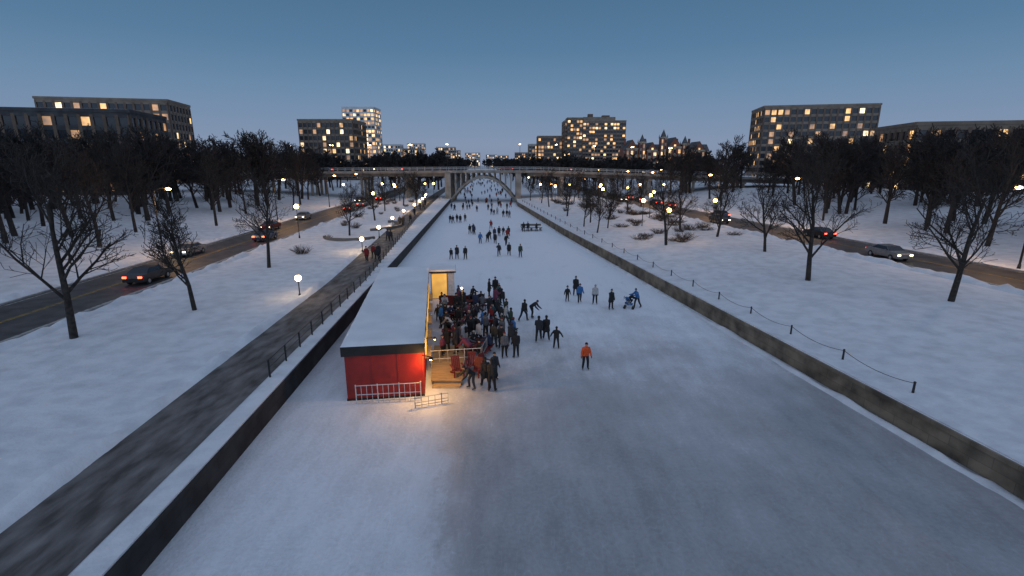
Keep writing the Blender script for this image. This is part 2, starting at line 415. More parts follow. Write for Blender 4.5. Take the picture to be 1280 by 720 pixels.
def bmats(c1,c2): return [c1,c2,M_glass,M_litw,M_litb,M_litd,M_snowroof]
W_brown=noisy('brown_brick',(.11,.075,.055),(.17,.115,.085),scale=.4); W_brown2=noisy('brown_concrete',(.17,.13,.10),(.24,.19,.15),scale=.4)
W_pale=noisy('pale_concrete',(.42,.42,.41),(.55,.54,.52),scale=.3); W_pale2=noisy('pale_panel',(.5,.5,.5),(.62,.62,.62),scale=.3)
W_red=noisy('red_brick',(.20,.07,.045),(.28,.11,.07),scale=.6); W_roof=noisy('slate_roof',(.05,.055,.06),(.12,.12,.13),scale=.8)
W_sand=noisy('sandstone',(.3,.25,.19),(.4,.34,.26),scale=.6); W_dk=noisy('dark_panel',(.035,.035,.04),(.07,.07,.075),scale=.5)
b=MB()
block(b,67,430,49,22,38.5,6,13,20,.42,pier=.2,span=.45)
block(b,50.5,424,12,14,40.5,6,13,5,.42,pier=.2,span=.45)
block(b,31.5,436,20,20,27,6,9,8,.36)
b.box(58,84,424,438,46,49,1); b.box(62,66,426,430,49,51.5,0); b.box(74,80,428,433,49,50.6,0)
b.obj('office_block',bmats(W_brown,W_brown2),rz=0)
b=MB(); block(b,22,470,14,14,22,6,7,5,.35); b.obj('apartment_block',bmats(W_brown2,W_pale))
def college():
    b=MB(); y=332; z0=5
    def gable(x,w,h,d,rh,front):
        yy=front
        b.box(x-w/2,x+w/2,yy,yy+d,z0-2,z0+h,0)
        b.poly([(x-w/2,yy,z0+h),(x+w/2,yy,z0+h),(x,yy,z0+h+rh)],0); b.poly([(x+w/2,yy+d,z0+h),(x-w/2,yy+d,z0+h),(x,yy+d,z0+h+rh)],0)
        b.poly([(x-w/2-.3,yy-.2,z0+h-.2),(x,yy-.2,z0+h+rh+.1),(x,yy+d,z0+h+rh+.1),(x-w/2-.3,yy+d,z0+h-.2)],7)
        b.poly([(x,yy-.2,z0+h+rh+.1),(x+w/2+.3,yy-.2,z0+h-.2),(x+w/2+.3,yy+d,z0+h-.2),(x,yy+d,z0+h+rh+.1)],7)
        nb=max(2,int(w/2.4)); facade(b,w,h,max(2,int(h/3.6)),nb,z0,Matrix.Translation((x,yy,0)),.55,pier=.5,span=.45,proud=.2)
        b.box(x-.6,x+.6,yy-.1,yy,z0+h+.5,z0+h+2,3)
    def range_(x0,x1,h,rh,yy,d):
        b.box(x0,x1,yy,yy+d,z0-2,z0+h,0)
        b.poly([(x0,yy-.3,z0+h-.1),(x1,yy-.3,z0+h-.1),(x1,yy+d/2,z0+h+rh),(x0,yy+d/2,z0+h+rh)],7)
        b.poly([(x1,yy+d+.3,z0+h-.1),(x0,yy+d+.3,z0+h-.1),(x0,yy+d/2,z0+h+rh),(x1,yy+d/2,z0+h+rh)],7)
        b.poly([(x0,yy,z0+h),(x0,yy+d/2,z0+h+rh),(x0,yy+d,z0+h)],0); b.poly([(x1,yy,z0+h),(x1,yy+d,z0+h),(x1,yy+d/2,z0+h+rh)],0)
        facade(b,x1-x0,h,int(h/3.6),int((x1-x0)/2.6),z0,Matrix.Translation(((x0+x1)/2,yy,0)),.5,pier=.5,span=.45,proud=.2)
        x=x0+2.5
        while x<x1-2:
            b.box(x-.7,x+.7,yy+.3,yy+3,z0+h,z0+h+2,0); b.poly([(x-.5,yy+.27,z0+h+.4),(x+.5,yy+.27,z0+h+.4),(x+.5,yy+.27,z0+h+1.6),(x-.5,yy+.27,z0+h+1.6)],random.choice((2,3,5)))
            b.poly([(x-.9,yy+.2,z0+h+1.95),(x+.9,yy+.2,z0+h+1.95),(x,yy+.2,z0+h+3)],0)
            b.poly([(x-.9,yy+.2,z0+h+1.95),(x,yy+.2,z0+h+3),(x,yy+4,z0+h+3),(x-.9,yy+4,z0+h+1.95)],7); b.poly([(x,yy+.2,z0+h+3),(x+.9,yy+.2,z0+h+1.95),(x+.9,yy+4,z0+h+1.95),(x,yy+4,z0+h+3)],7)
            x+=4.2
    range_(72,128,14,5.5,y,14)
    gable(77,8,16,16,6,y-2); gable(90,7,15,16,5.5,y-2); gable(104,9,17,16,6.5,y-3); gable(120,8,15,16,6,y-2)
    for x,h in ((83.5,20),(97,23),(111,19)):
        b.box(x-2,x+2,y-2.5,y+2,z0-2,z0+h,0); facade(b,4,h,int(h/3.6),2,z0,Matrix.Translation((x,y-2.5,0)),.5,pier=.5,span=.45,proud=.15)
        b.box(x-2.3,x+2.3,y-2.8,y+2.3,z0+h,z0+h+.5,1)
        for s in ((-1,-1),(1,-1),(1,1),(-1,1)): b.tube((x+s[0]*2,y-.25+s[1]*2.2,z0+h+.5),(x+s[0]*2,y-.25+s[1]*2.2,z0+h+2.4),.35,.03,6,7)
        b.tube((x,y-.25,z0+h+.5),(x,y-.25,z0+h+5.5),2.3,.05,4,7)
    for x in (74,87,100,108,116): b.box(x-.6,x+.6,y+6,y+7.2,z0+15,z0+23,0)
    b.obj('gothic_college_building',[W_red,W_sand,M_glass,M_litw,M_litb,M_litd,M_snowroof,W_roof])
college()
b=MB(); block(b,-132,460,27,22,54,4,16,9,.62,span=.38,pier=.2); block(b,-158,462,22,20,40,4,12,8,.3); b.obj('office_tower',bmats(W_pale,W_pale2))
b=MB(); block(b,-103,300,30,25,31,3.5,9,12,.22); b.obj('brick_apartment_block',bmats(W_brown,W_brown2))
for nm,x,y,w,d,h,nf,nb,mt,l in (
  ('low_rise_block',-150,640,26,18,30,8,9,(W_pale,W_pale2),.25),('low_rise_block',-122,640,22,18,25,6,8,(W_pale,W_brown2),.25),
  ('low_rise_block',-152,820,26,18,38,10,8,(W_pale2,W_pale),.2),('low_rise_block',-110,860,30,18,34,8,9,(W_brown2,W_pale),.3),
  ('low_rise_block',-92,1200,34,18,32,8,10,(W_pale2,W_pale),.4),('low_rise_block',-50,1250,26,18,29,7,8,(W_pale,W_pale2),.4),
  ('low_rise_block',-20,1180,24,18,26,6,8,(W_brown2,W_pale),.4),('low_rise_block',-128,1150,24,18,36,9,7,(W_pale,W_brown2),.3),
  ('low_rise_block',20,900,30,18,26,7,10,(W_brown,W_brown2),.3),('low_rise_block',60,700,40,18,22,6,12,(W_brown,W_pale),.3),
  ('low_rise_block',-190,560,40,20,30,9,12,(W_brown2,W_pale),.3),
  ('campus_building',150,262,50,24,34,10,17,(W_brown,W_brown2),.25),('campus_building',205,240,40,24,24,7,13,(W_brown2,W_brown),.2),
  ('campus_building',128,140,44,22,17,5,15,(W_brown,W_brown2),.2),('campus_building',150,88,36,22,20,6,12,(W_brown,W_dk),.2),
  ('apartment_block',-128,150,42,22,21,6,14,(W_brown,W_dk),.2),('apartment_block',-165,220,46,22,32,9,15,(W_brown,W_brown2),.22),('apartment_block',-140,86,34,22,18,5,11,(W_dk,W_brown),.2)):
    b=MB(); block(b,0,0,w,d,h,4,nf,nb,l); b.obj(nm,bmats(*mt),loc=(x,y,0),rz=0 if abs(x)<125 or y>300 else (R(12) if x<0 else R(-12)))

# ------------------------------------------------------------------ trees
def gen_tree(seed,H,levels=4,r0=None,kids=(8,6,5,3),minr=.012,nseg=3,spread=1.0):
    rnd=random.Random(seed); b=MB()
    def br(p,d,L,r,lv):
        n=nseg if lv<2 else 2; q=p.copy(); dd=d.copy(); pts=[(q.copy(),r)]
        r1=max(minr,r*(.45 if lv else .35))
        for i in range(n):
            dd=(dd+Vector((rnd.uniform(-1,1),rnd.uniform(-1,1),rnd.uniform(-.3,.6)))*(.12 if lv==0 else .22)).normalized()
            q=q+dd*(L/n); rr=r+(r1-r)*(i+1)/n; pts.append((q.copy(),rr))
        sides=(7,5,4,3,3)[min(lv,4)]
        for (a,ra),(c,rc) in zip(pts[:-1],pts[1:]): b.tube(a,c,ra,rc,sides,0,False)
        if lv>=levels: return
        k=kids[min(lv,len(kids)-1)]
        for i in range(k):
            t=(.28+.72*(i+rnd.random()*.8)/k) if lv==0 else (.2+.8*(i+rnd.random())/k)
            t=min(t,.99); s=t*n; j=min(int(s),n-1); f=s-j
            base=pts[j][0].lerp(pts[j+1][0],f); rb=pts[j][1]+(pts[j+1][1]-pts[j][1])*f
            ax=(pts[j+1][0]-pts[j][0]).normalized(); az=rnd.uniform(0,6.28)
            o=ax.orthogonal().normalized(); o.rotate(Matrix.Rotation(az,3,ax))
            an=R(rnd.uniform(32,62))*spread*(1.1-.4*t if lv==0 else 1)
            nd=(ax*math.cos(an)+o*math.sin(an)); nd.z+=.18; nd.normalize()
            br(base,nd,L*rnd.uniform(.42,.62)*(1.15-.45*t),max(minr,rb*rnd.uniform(.45,.65)),lv+1)
    br(Vector((0,0,-.1)),Vector((0,0,1)),H*.72,r0 or H*.02,0)
    return b
TM=[gen_tree(s,h,levels=4,kids=(11,7,5,3),minr=.014).mesh('bare_tree',[M_bark],True) for s,h in ((1,10),(2,9),(3,11),(5,8))]
pos=[(20.4,65,0,1.05),(13.6,79,1,.75),(12.6,87,3,.8),(14.5,92,1,.85),(16,83,3,.8),(11.5,104,0,.85),(13.2,122,2,.8),(16.5,112,1,.9),(19.5,99,3,.9),
 (9.5,128,1,.9),(8.2,140,0,.8),(22,128,2,.8),(25,108,0,.8),(26.5,78,2,.9),(17,138,3,1),(28,140,1,.9),(31,120,2,.8),(5.5,150,3,.9),(12,150,2,.9),(20,152,0,.9),(33,152,1,1),
 (30,58,1,1.1),(27,44,2,1.1),(33,36,0,1.2),(29,70,0,1.),(56,50,3,1.3),(58,60,2,1.3),(60,72,1,1.4),(60,40,0,1.4),(62,95,2,1.4),(55,88,3,1.3),(70,120,0,1.3),(50,120,1,1.2),(62,30,0,1.2),
 (-26,52,0,1.),(-25,76,1,.9),(-27,98,2,.8),(-30,118,3,1.),(-24,36,3,1.1),(-28,30,2,1.1),(-33.5,150,1,.9),(-29,134,0,.9),(-24.5,128,3,.8),(-27,142,2,.8),(-30,156,0,.8),(-23.5,136,1,.7),
 (-48,40,2,1.3),(-52,62,1,1.4),(-50,84,0,1.2),(-56,105,3,1.4),(-62,52,1,1.5),(-54,128,2,1.2),(-60,148,0,1.3),(-48,26,1,1.2),(-68,85,2,1.4),(-57,75,3,1.5),(-49,112,1,1)]
for i,(x,y,k,s) in enumerate(pos): inst('bare_tree',TM[k],(x,y,1.2 if abs(x)<45 else 2.0),random.uniform(0,6.28),s)
def treemass(name,pts,seed,minr=.13,kids=(11,7,6),H=10):
    rnd=random.Random(seed); src=[gen_tree(50+s,H,levels=3,kids=kids,minr=minr,nseg=2,r0=.24) for s in range(4)]
    arrs=[(np.array(t.v),np.array([f for f in t.f if len(f)==4])) for t in src]
    V=[];F=[];o=0
    for x,y,z,s in pts:
        v,f=arrs[rnd.randrange(4)]; a=rnd.uniform(0,6.28); c,sn=math.cos(a),math.sin(a)
        w=v.copy(); w[:,0]=(v[:,0]*c-v[:,1]*sn)*s*1.1+x; w[:,1]=(v[:,0]*sn+v[:,1]*c)*s*1.1+y; w[:,2]=v[:,2]*s+z
        V.append(w);F.append(f+o);o+=len(w)
    V=np.concatenate(V);F=np.concatenate(F)
    me=bpy.data.meshes.new(name); me.vertices.add(len(V)); me.vertices.foreach_set('co',V.ravel())
    me.loops.add(F.size); me.loops.foreach_set('vertex_index',F.ravel().astype(np.int32))
    me.polygons.add(len(F)); me.polygons.foreach_set('loop_start',np.arange(0,F.size,4,dtype=np.int32))
    me.update(calc_edges=True); me.validate(); me.materials.append(M_bark2)
    o_=bpy.data.objects.new(name,me); col.objects.link(o_)
rnd=random.Random(11); pts=[]
for k in range(230):
    y=185+(rnd.random()**1.2)*500; pts.append((WL(y)-6-(rnd.random()**1.3)*90*(y/350 if y>350 else 1),y,2.5,rnd.uniform(1.0,1.55)))
for k in range(230):
    y=182+(rnd.random()**1.2)*500; pts.append((WR(y)+6+(rnd.random()**1.2)*80*(y/350 if y>350 else 1),y,2.5,rnd.uniform(.95,1.4)))
treemass('distant_trees',pts,3)
pts=[]
for k in range(170):
    y=rnd.uniform(750,1150); pts.append((rnd.uniform(-330,260),y,4,rnd.uniform(1.4,1.9)))
treemass('distant_trees',pts,5,minr=.3,kids=(9,6,5))
pts=[]
for k in range(120):
    y=rnd.uniform(40,160); pts.append((WL(y)-rnd.uniform(38,110),y,2.6,rnd.uniform(1.0,1.7)))
treemass('woodland',pts,7,minr=.035,kids=(12,8,6))
pts=[]
for k in range(120):
    y=rnd.uniform(40,160); pts.append((WR(y)+rnd.uniform(44,120),y,3.2,rnd.uniform(1.0,1.6)))
treemass('woodland',pts,8,minr=.035,kids=(12,8,6))
def shrub(seed):
    rnd=random.Random(seed); b=MB()
    for i in range(110):
        a=rnd.uniform(0,6.28); r=rnd.uniform(0,.5); p=Vector((math.cos(a)*r,math.sin(a)*r,-.05))
        d=Vector((math.cos(a)*rnd.uniform(.1,1.4),math.sin(a)*rnd.uniform(.1,1.4),1)).normalized(); L=rnd.uniform(.4,1.25)
        q=p+d*L*.6; b.tube(p,q,.014,.01,3,0,False)
        for k in range(3): b.tube(q,q+(d+Vector((rnd.uniform(-.6,.6),rnd.uniform(-.6,.6),0))).normalized()*L*.4,.01,.006,3,0,False)
    return b.mesh('shrub',[M_shrub])
SH=[shrub(1),shrub(2),shrub(3)]
for i in range(46):
    y=rnd.uniform(66,145); d=rnd.choice((8,11,13,17,20,22))+rnd.uniform(-2,2); inst('shrub',SH[i%3],(WR(y)+d,y,HR(d)),rnd.uniform(0,6),(rnd.uniform(.7,1.9),rnd.uniform(.7,1.6),rnd.uniform(.6,1.1)))
for i in range(18):
    y=rnd.uniform(60,150); d=rnd.uniform(9,18); inst('shrub',SH[i%3],(WL(y)-d,y,1.2),rnd.uniform(0,6),rnd.uniform(.6,1.2))
b=MB()
for c,r,a0,a1 in (((-27,88),7,R(-60),R(60)),((-24,75),4,R(200),R(330))):
    n=14
    for i in range(n):
        t0=a0+(a1-a0)*i/n; t1=a0+(a1-a0)*(i+1)/n
        P=lambda t,rr,z:(c[0]+rr*math.cos(t),c[1]+rr*math.sin(t),z)
        b.hexa([P(t0,r,1),P(t0,r+.4,1),P(t1,r+.4,1),P(t1,r,1),P(t0,r,1.65),P(t0,r+.4,1.65),P(t1,r+.4,1.65),P(t1,r,1.65)],0)
b.obj('curved_seat_wall',[M_concD])

# ------------------------------------------------------------------ cars
def car_mesh(paint):
    b=MB()
    prof=[(-2.25,.35),(-2.25,.75),(-2.1,.9),(-1.1,1.0),(-.55,1.42),(.85,1.46),(1.55,1.05),(2.15,.98),(2.25,.7),(2.25,.35)]
    def wid(z): return .9 if z<1.02 else .9-(z-1.02)*.45
    n=len(prof); i=len(b.v)
    for s in (-1,1):
        for x,z in prof: b.v.append((s*wid(z),x,z))
    for k in range(n):
        k2=(k+1)%n; b.f.append((i+k,i+k2,i+n+k2,i+n+k)); b.m.append(1 if k in (3,5) else 0)
    b.f.append(tuple(i+k for k in range(n))[::-1]); b.m.append(0); b.f.append(tuple(i+n+k for k in range(n))); b.m.append(0)
    for s in (-1,1):
        g=[(-.95,1.04),(-.5,1.38),(.8,1.41),(1.35,1.07)]
        b.poly([(s*(wid(z)+.012),x,z) for x,z in (g if s<0 else g[::-1])],1)
    for x in (-1.4,1.4):
        for s in (-1,1):
            b.tube((s*.72,x,.33),(s*.93,x,.33),.33,.33,14,2); b.tube((s*.9,x,.33),(s*.94,x,.33),.18,.18,10,5)
    for s in (-1,1):
        b.box(s*.68-.16,s*.68+.16,-2.29,-2.2,.62,.76,4); b.box(s*.68-.16,s*.68+.16,2.2,2.3,.72,.88,3)
        b.box(s*.95-.08,s*.95+.08,-.75,-.6,.98,1.1,0)
    return b.mesh('car',[paint,M_glass,M_tyre,M_tail,M_head,M_metal])
paints=[plain('car_paint_%d'%i,c,.3,.4) for i,c in enumerate(((.03,.03,.035),(.2,.21,.22),(.2,.02,.015),(.03,.05,.1),(.35,.35,.35)))]
CM=[car_mesh(p) for p in paints]   # nose towards -Y
def car(side,d,y,k,turned):
    W=WL if side<0 else WR; x=W(y)+side*d; z=1.215 if side<0 else 1.915
    inst('car',CM[k],(x,y,z),(math.pi if turned else 0)+.06)
# traffic keeps right: lane on the right-hand side of each road heads away from the viewpoint
for side,d,y,k,t in ((-1,21.4,119,0,0),(-1,21.4,132,1,0),(-1,21.4,72,3,0),(-1,25.6,60,4,1),(-1,25.6,100,1,1),(-1,25.6,146,0,1),(-1,21.4,46,0,0),(-1,25.6,84,2,1),(-1,21.4,155,2,0),
   (1,32.3,119,2,0),(1,32.3,127,0,0),(1,32.3,147,1,0),(1,28,88,0,1),(1,32.3,70,0,0),(1,28,140,0,1),(1,28,54,1,1),(1,32.3,96,3,0),(1,32.3,138,0,0),(1,28,112,1,1)):
    away=(side<0 and d<23) or (side>0 and d>30)
    car(side,d,y,k,not away) if False else inst('car',CM[k],((WL(y) if side<0 else WR(y))+side*d,y,1.215 if side<0 else 1.915),(math.pi if away else 0)+.06)
for x,k,aw in ((-62,0,0),(-38,1,0),(-2,2,0),(22,0,1),(46,4,0)): inst('car',CM[k],(x,165.5 if k%2 else 169.5,dz(x)-.33),R(90)if aw else R(-90))

# ------------------------------------------------------------------ skate hut
hut=empty('skate_rental_hut',(-4.67,24.3,0),math.atan(.15))
Wd,Ln,Hh=3.95,19.4,2.52
b=MB(); b.box(-Wd,0,0,Ln,.0,Hh,0)
for x in (-Wd+.02,-Wd+1.32,-Wd+2.63,-.07): b.box(x,x+.05,-.02,0,.1,Hh-.02,0)
y=.2
while y<Ln: b.box(0,.03,y,y+.06,.1,Hh-.02,0); y+=.4
b.obj('walls',[M_red],parent=hut)
b=MB(); b.box(-Wd-.12,.12,-.22,Ln+.12,Hh,Hh+.52,0); b.box(-Wd-.03,.03,-.05,Ln+.02,0,.1,0); b.obj('fascia',[M_black],parent=hut)
b=MB(); nx,ny=18,60
for j in range(ny+1):
    for i in range(nx+1):
        u=i/nx; v=j/ny; x=-Wd-.12+(Wd+.24)*u; y=-.22+(Ln+.34)*v
        e=min(u*(Wd+.2),(1-u)*(Wd+.2),v*Ln,(1-v)*Ln); z=Hh+.525+.12*min(1,(e/.25))**.5+.04*nz(x,y,.8)*min(1,e)
        b.v.append((x+(.03*nz(y,0,1.3) if i in(0,nx) else 0),y,z))
for j in range(ny):
    for i in range(nx): a=j*(nx+1)+i; b.f.append((a,a+1,a+nx+2,a+nx+1)); b.m.append(0)
b.obj('snow_on_roof',[M_snowroof],parent=hut,smooth=True)
b=MB()
for k in range(5):
    y=3+k*3.2; b.box(.0,.06,y,y+2.0,1.0,2.1,1); b.box(.03,.10,y+.1,y+1.9,1.1,2.0,0); b.box(0,.38,y-.05,y+2.05,.93,1.0,2)
b.obj('serving_hatches',[M_yel,M_white,M_wood],parent=hut)
b=MB(); b.tube((.0,-.03,2.3),(.42,-.45,2.36),.025,.025,6,0); b.tube((.42,-.45,2.38),(.42,-.45,2.26),.05,.13,10,0); b.ball((.42,-.45,2.25),.07,1,8,6)
b.obj('eave_lamp',[M_dkmetal,M_warm],parent=hut)
light('eave_lamp_light','POINT',(.42,-.5,2.1),230,(1,.50,.10),.1,parent=hut)
b=MB(); b.tube((.12,2.3,2.4),(.62,2.3,2.46),.02,.02,6,0); b.tube((.62,2.3,2.47),(.62,2.3,2.36),.05,.12,10,0); b.ball((.62,2.3,2.35),.06,1,8,6)
b.obj('deck_lamp',[M_dkmetal,M_warm],parent=hut)
light('deck_lamp_light','POINT',(.66,2.3,2.2),75,(1,.52,.11),.1,parent=hut)
def rail(name,x0,y0,x1,y1,h,mt,n=12,r=.022,z0=0):
    b=MB(); p=Vector((x0,y0,z0)); q=Vector((x1,y1,z0))
    for hh in (.12,h*.5,h): b.tube(p+Vector((0,0,hh)),q+Vector((0,0,hh)),r*1.2,r*1.2,6,0)
    for i in range(n+1):
        c=p.lerp(q,i/n); big=i%4==0
        b.tube(c,c+Vector((0,0,h+(.06 if big else 0))),r*(1.5 if big else .8),r*(1.5 if big else .8),6,0)
    return b.obj(name,[mt])
rail('white_railing',-8.0,23.35,-4.75,23.75,1.0,M_white,12,.018)
rail('metal_barrier',-4.9,28.1,-1.9,28.6,1.05,M_white,6)
rail('metal_barrier',-1.9,28.6,-1.5,31.2,1.05,M_metal,6)
rail('metal_barrier',-4.9,22.9,-3.3,23.5,.55,M_metal,5,.018)
b=MB(); dx0,dx1,dy0,dy1=-4.45,-2.75,25.6,31
yy=dy0
while yy<dy1: b.box(dx0-.12*(yy-25),dx1-.05*(yy-25),yy,yy+.17,.24,.30,0); yy+=.19
b.box(dx0,dx1,dy0+.02,dy0+.08,0,.24,1); b.box(dx1-.2,dx1-.14,dy0+.1,dy1,0,.235,1); b.box(dx0+.05,dx1-.1,dy0-.42,dy0-.03,0,.13,0)
b.box(dx0+.1,dx0+.2,dy0+.1,dy1,0,.235,1)
b.obj('wooden_deck',[M_wood,M_concD])
def table():
    b=MB()
    for k in range(5): b.box(-.9,.9,-.38+k*.155,-.38+k*.155+.14,.71,.75,0)
    for s in (-1,1):
        for k in range(2): b.box(-.9,.9,s*.72-.14+k*.15,s*.72-.14+k*.15+.135,.42,.46,0)
        b.box(s*.65-.04,s*.65+.04,-.8,.8,.36,.42,0); b.box(s*.65-.035,s*.65+.035,-.36,.36,.65,.71,0)
        for t in (-1,1): b.hexa([(s*.65-.03,t*.62-.05,0),(s*.65+.03,t*.62-.05,0),(s*.65+.03,t*.62+.05,0),(s*.65-.03,t*.62+.05,0),(s*.65-.03,t*.25-.05,.7),(s*.65+.03,t*.25-.05,.7),(s*.65+.03,t*.25+.05,.7),(s*.65-.03,t*.25+.05,.7)],0)
    return b.mesh('picnic_table',[M_redD])
TB=table()
for x,y,r in ((-2.2,30.4,1.3),(-4.0,33,.2),(-3.0,40.8,.2),(-4.2,37.5,1.2)): inst('picnic_table',TB,(x,y,0),r)
def chair():
    b=MB()
    for s in (-1,1):
        b.hexa([(s*.28-.03,-.35,0),(s*.28+.03,-.35,0),(s*.28+.03,-.28,0),(s*.28-.03,-.28,0),(s*.28-.03,-.35,.55),(s*.28+.03,-.35,.55),(s*.28+.03,-.28,.55),(s*.28-.03,-.28,.55)],0)
        b.hexa([(s*.28-.03,-.35,.3),(s*.28+.03,-.35,.3),(s*.28+.03,.5,0),(s*.28-.03,.5,0),(s*.28-.03,-.35,.38),(s*.28+.03,-.35,.38),(s*.28+.03,.5,.08),(s*.28-.03,.5,.08)],0)
        b.box(s*.33-.06,s*.33+.06,-.42,.32,.55,.58,0)
    for k in range(5): y=-.34+k*.13; z=.385-k*.045; b.box(-.27,.27,y,y+.11,z,z+.02,0)
    for k in range(5): x=-.25+k*.102; b.hexa([(x,.2,.2),(x+.09,.2,.2),(x+.09,.23,.2),(x,.23,.2),(x,.5,.98),(x+.09,.5,.98),(x+.09,.53,.98),(x,.53,.98)],0)
    return b.mesh('deck_chair',[M_redD])
CH=chair()
for x,y,r in ((-3.1,26.3,.4),(-2.1,26.9,-.3),(-2.4,27.7,.1),(-1.5,27.6,.9)): inst('deck_chair',CH,(x,y,.3 if x<-2.95 else 0),r)
kk=empty('warming_kiosk',(-6.6,43.9,0),.12)
b=MB(); b.box(-.75,1.35,0,2.6,0,2.45,0); b.obj('walls',[M_white],parent=kk)
b=MB(); b.box(-.68,.66,-.06,-.0,.1,2.38,0); b.obj('lit_menu_panel',[M_yel],parent=kk)
b=MB(); b.box(-.76,-.68,-.1,0,0,2.46,0); b.box(.66,.74,-.1,0,0,2.46,0); b.box(-.76,.74,-.1,.0,2.38,2.46,0); b.obj('panel_frame',[M_wood],parent=kk)
b=MB(); b.box(-.9,1.5,-.25,2.8,2.46,2.6,0); b.box(-.88,1.48,-.23,2.78,2.6,2.74,1); b.obj('roof',[M_black,M_snowroof],parent=kk)
light('kiosk_light','POINT',(.1,-1.3,2.9),30,(1,.55,.2),.15,parent=kk)
b=MB()
for x0,y0,x1,y1 in ((-5.9,41.4,-4.4,41.2),(-4.2,41.3,-2.4,41.8)):
    b.hexa([(x0,y0,.1),(x1,y1,.1),(x1,y1+.05,.1),(x0,y0+.05,.1),(x0,y0,1.0),(x1,y1,1.0),(x1,y1+.05,1.0),(x0,y0+.05,1.0)],0)
    for x,y in((x0,y0),(x1,y1)): b.tube((x,y-.03,0),(x,y-.03,1.1),.03,.03,6,1)
b.obj('red_banner_barrier',[M_redD,M_metal])
light('site_lamp_light','POINT',(-3.6,34.5,3.1),28,(1,.56,.22),.2)
b=MB(); b.tube((-3.6,34.7,0),(-3.6,34.7,3.3),.05,.04,8,0); b.tube((-3.6,34.7,3.3),(-3.6,34.5,3.4),.03,.03,6,0); b.ball((-3.6,34.5,3.36),.07,1,8,6); b.obj('site_lamp_post',[M_dkmetal,M_warm])
b=MB(); b.box(-1.9,1.9,-.8,.8,.55,.65,0); b.box(-1.8,1.8,-.7,.7,.65,.8,1)
for x in (-1.7,0,1.7):
    for y in (-.65,.65): b.box(x-.08,x+.08,y-.08,y+.08,0,.55,0)
b.box(-1.9,1.9,.75,.85,.55,1.15,0)
b.obj('ice_rest_platform',[M_concD,M_snowroof],loc=(3.6,92,0),rz=.1)

# ------------------------------------------------------------------ people
J=[noisy('jacket_%d'%i,tuple(x*.8 for x in c),c,scale=9,rough=.8,bump=.15,bscale=14) for i,c in enumerate(
 ((.012,.012,.014),(.018,.02,.028),(.02,.03,.07),(.03,.14,.36),(.42,.42,.43),(.75,.10,.02),(.25,.015,.015),(.03,.05,.03),(.06,.045,.03),(.12,.12,.13),(.18,.04,.08),(.04,.10,.11)))]
P=[noisy('trousers_%d'%i,tuple(x*.8 for x in c),c,scale=9,rough=.85) for i,c in enumerate(((.01,.01,.012),(.02,.025,.045),(.05,.048,.045)))]
SK=noisy('skin',(.42,.25,.18),(.5,.31,.23),scale=10,rough=.6); HR_=noisy('hair',(.015,.01,.008),(.05,.03,.02),scale=20)
HT=[noisy('hat_%d'%i,tuple(x*.8 for x in c),c,scale=20,rough=.95) for i,c in enumerate(((.012,.012,.012),(.16,.02,.02),(.3,.3,.3),(.03,.04,.1)))]
GL=plain('glove',(.012,.012,.012),.8); BT=plain('skate_boot',(.015,.015,.015),.4); BTW=plain('skate_boot_white',(.5,.5,.5),.4)
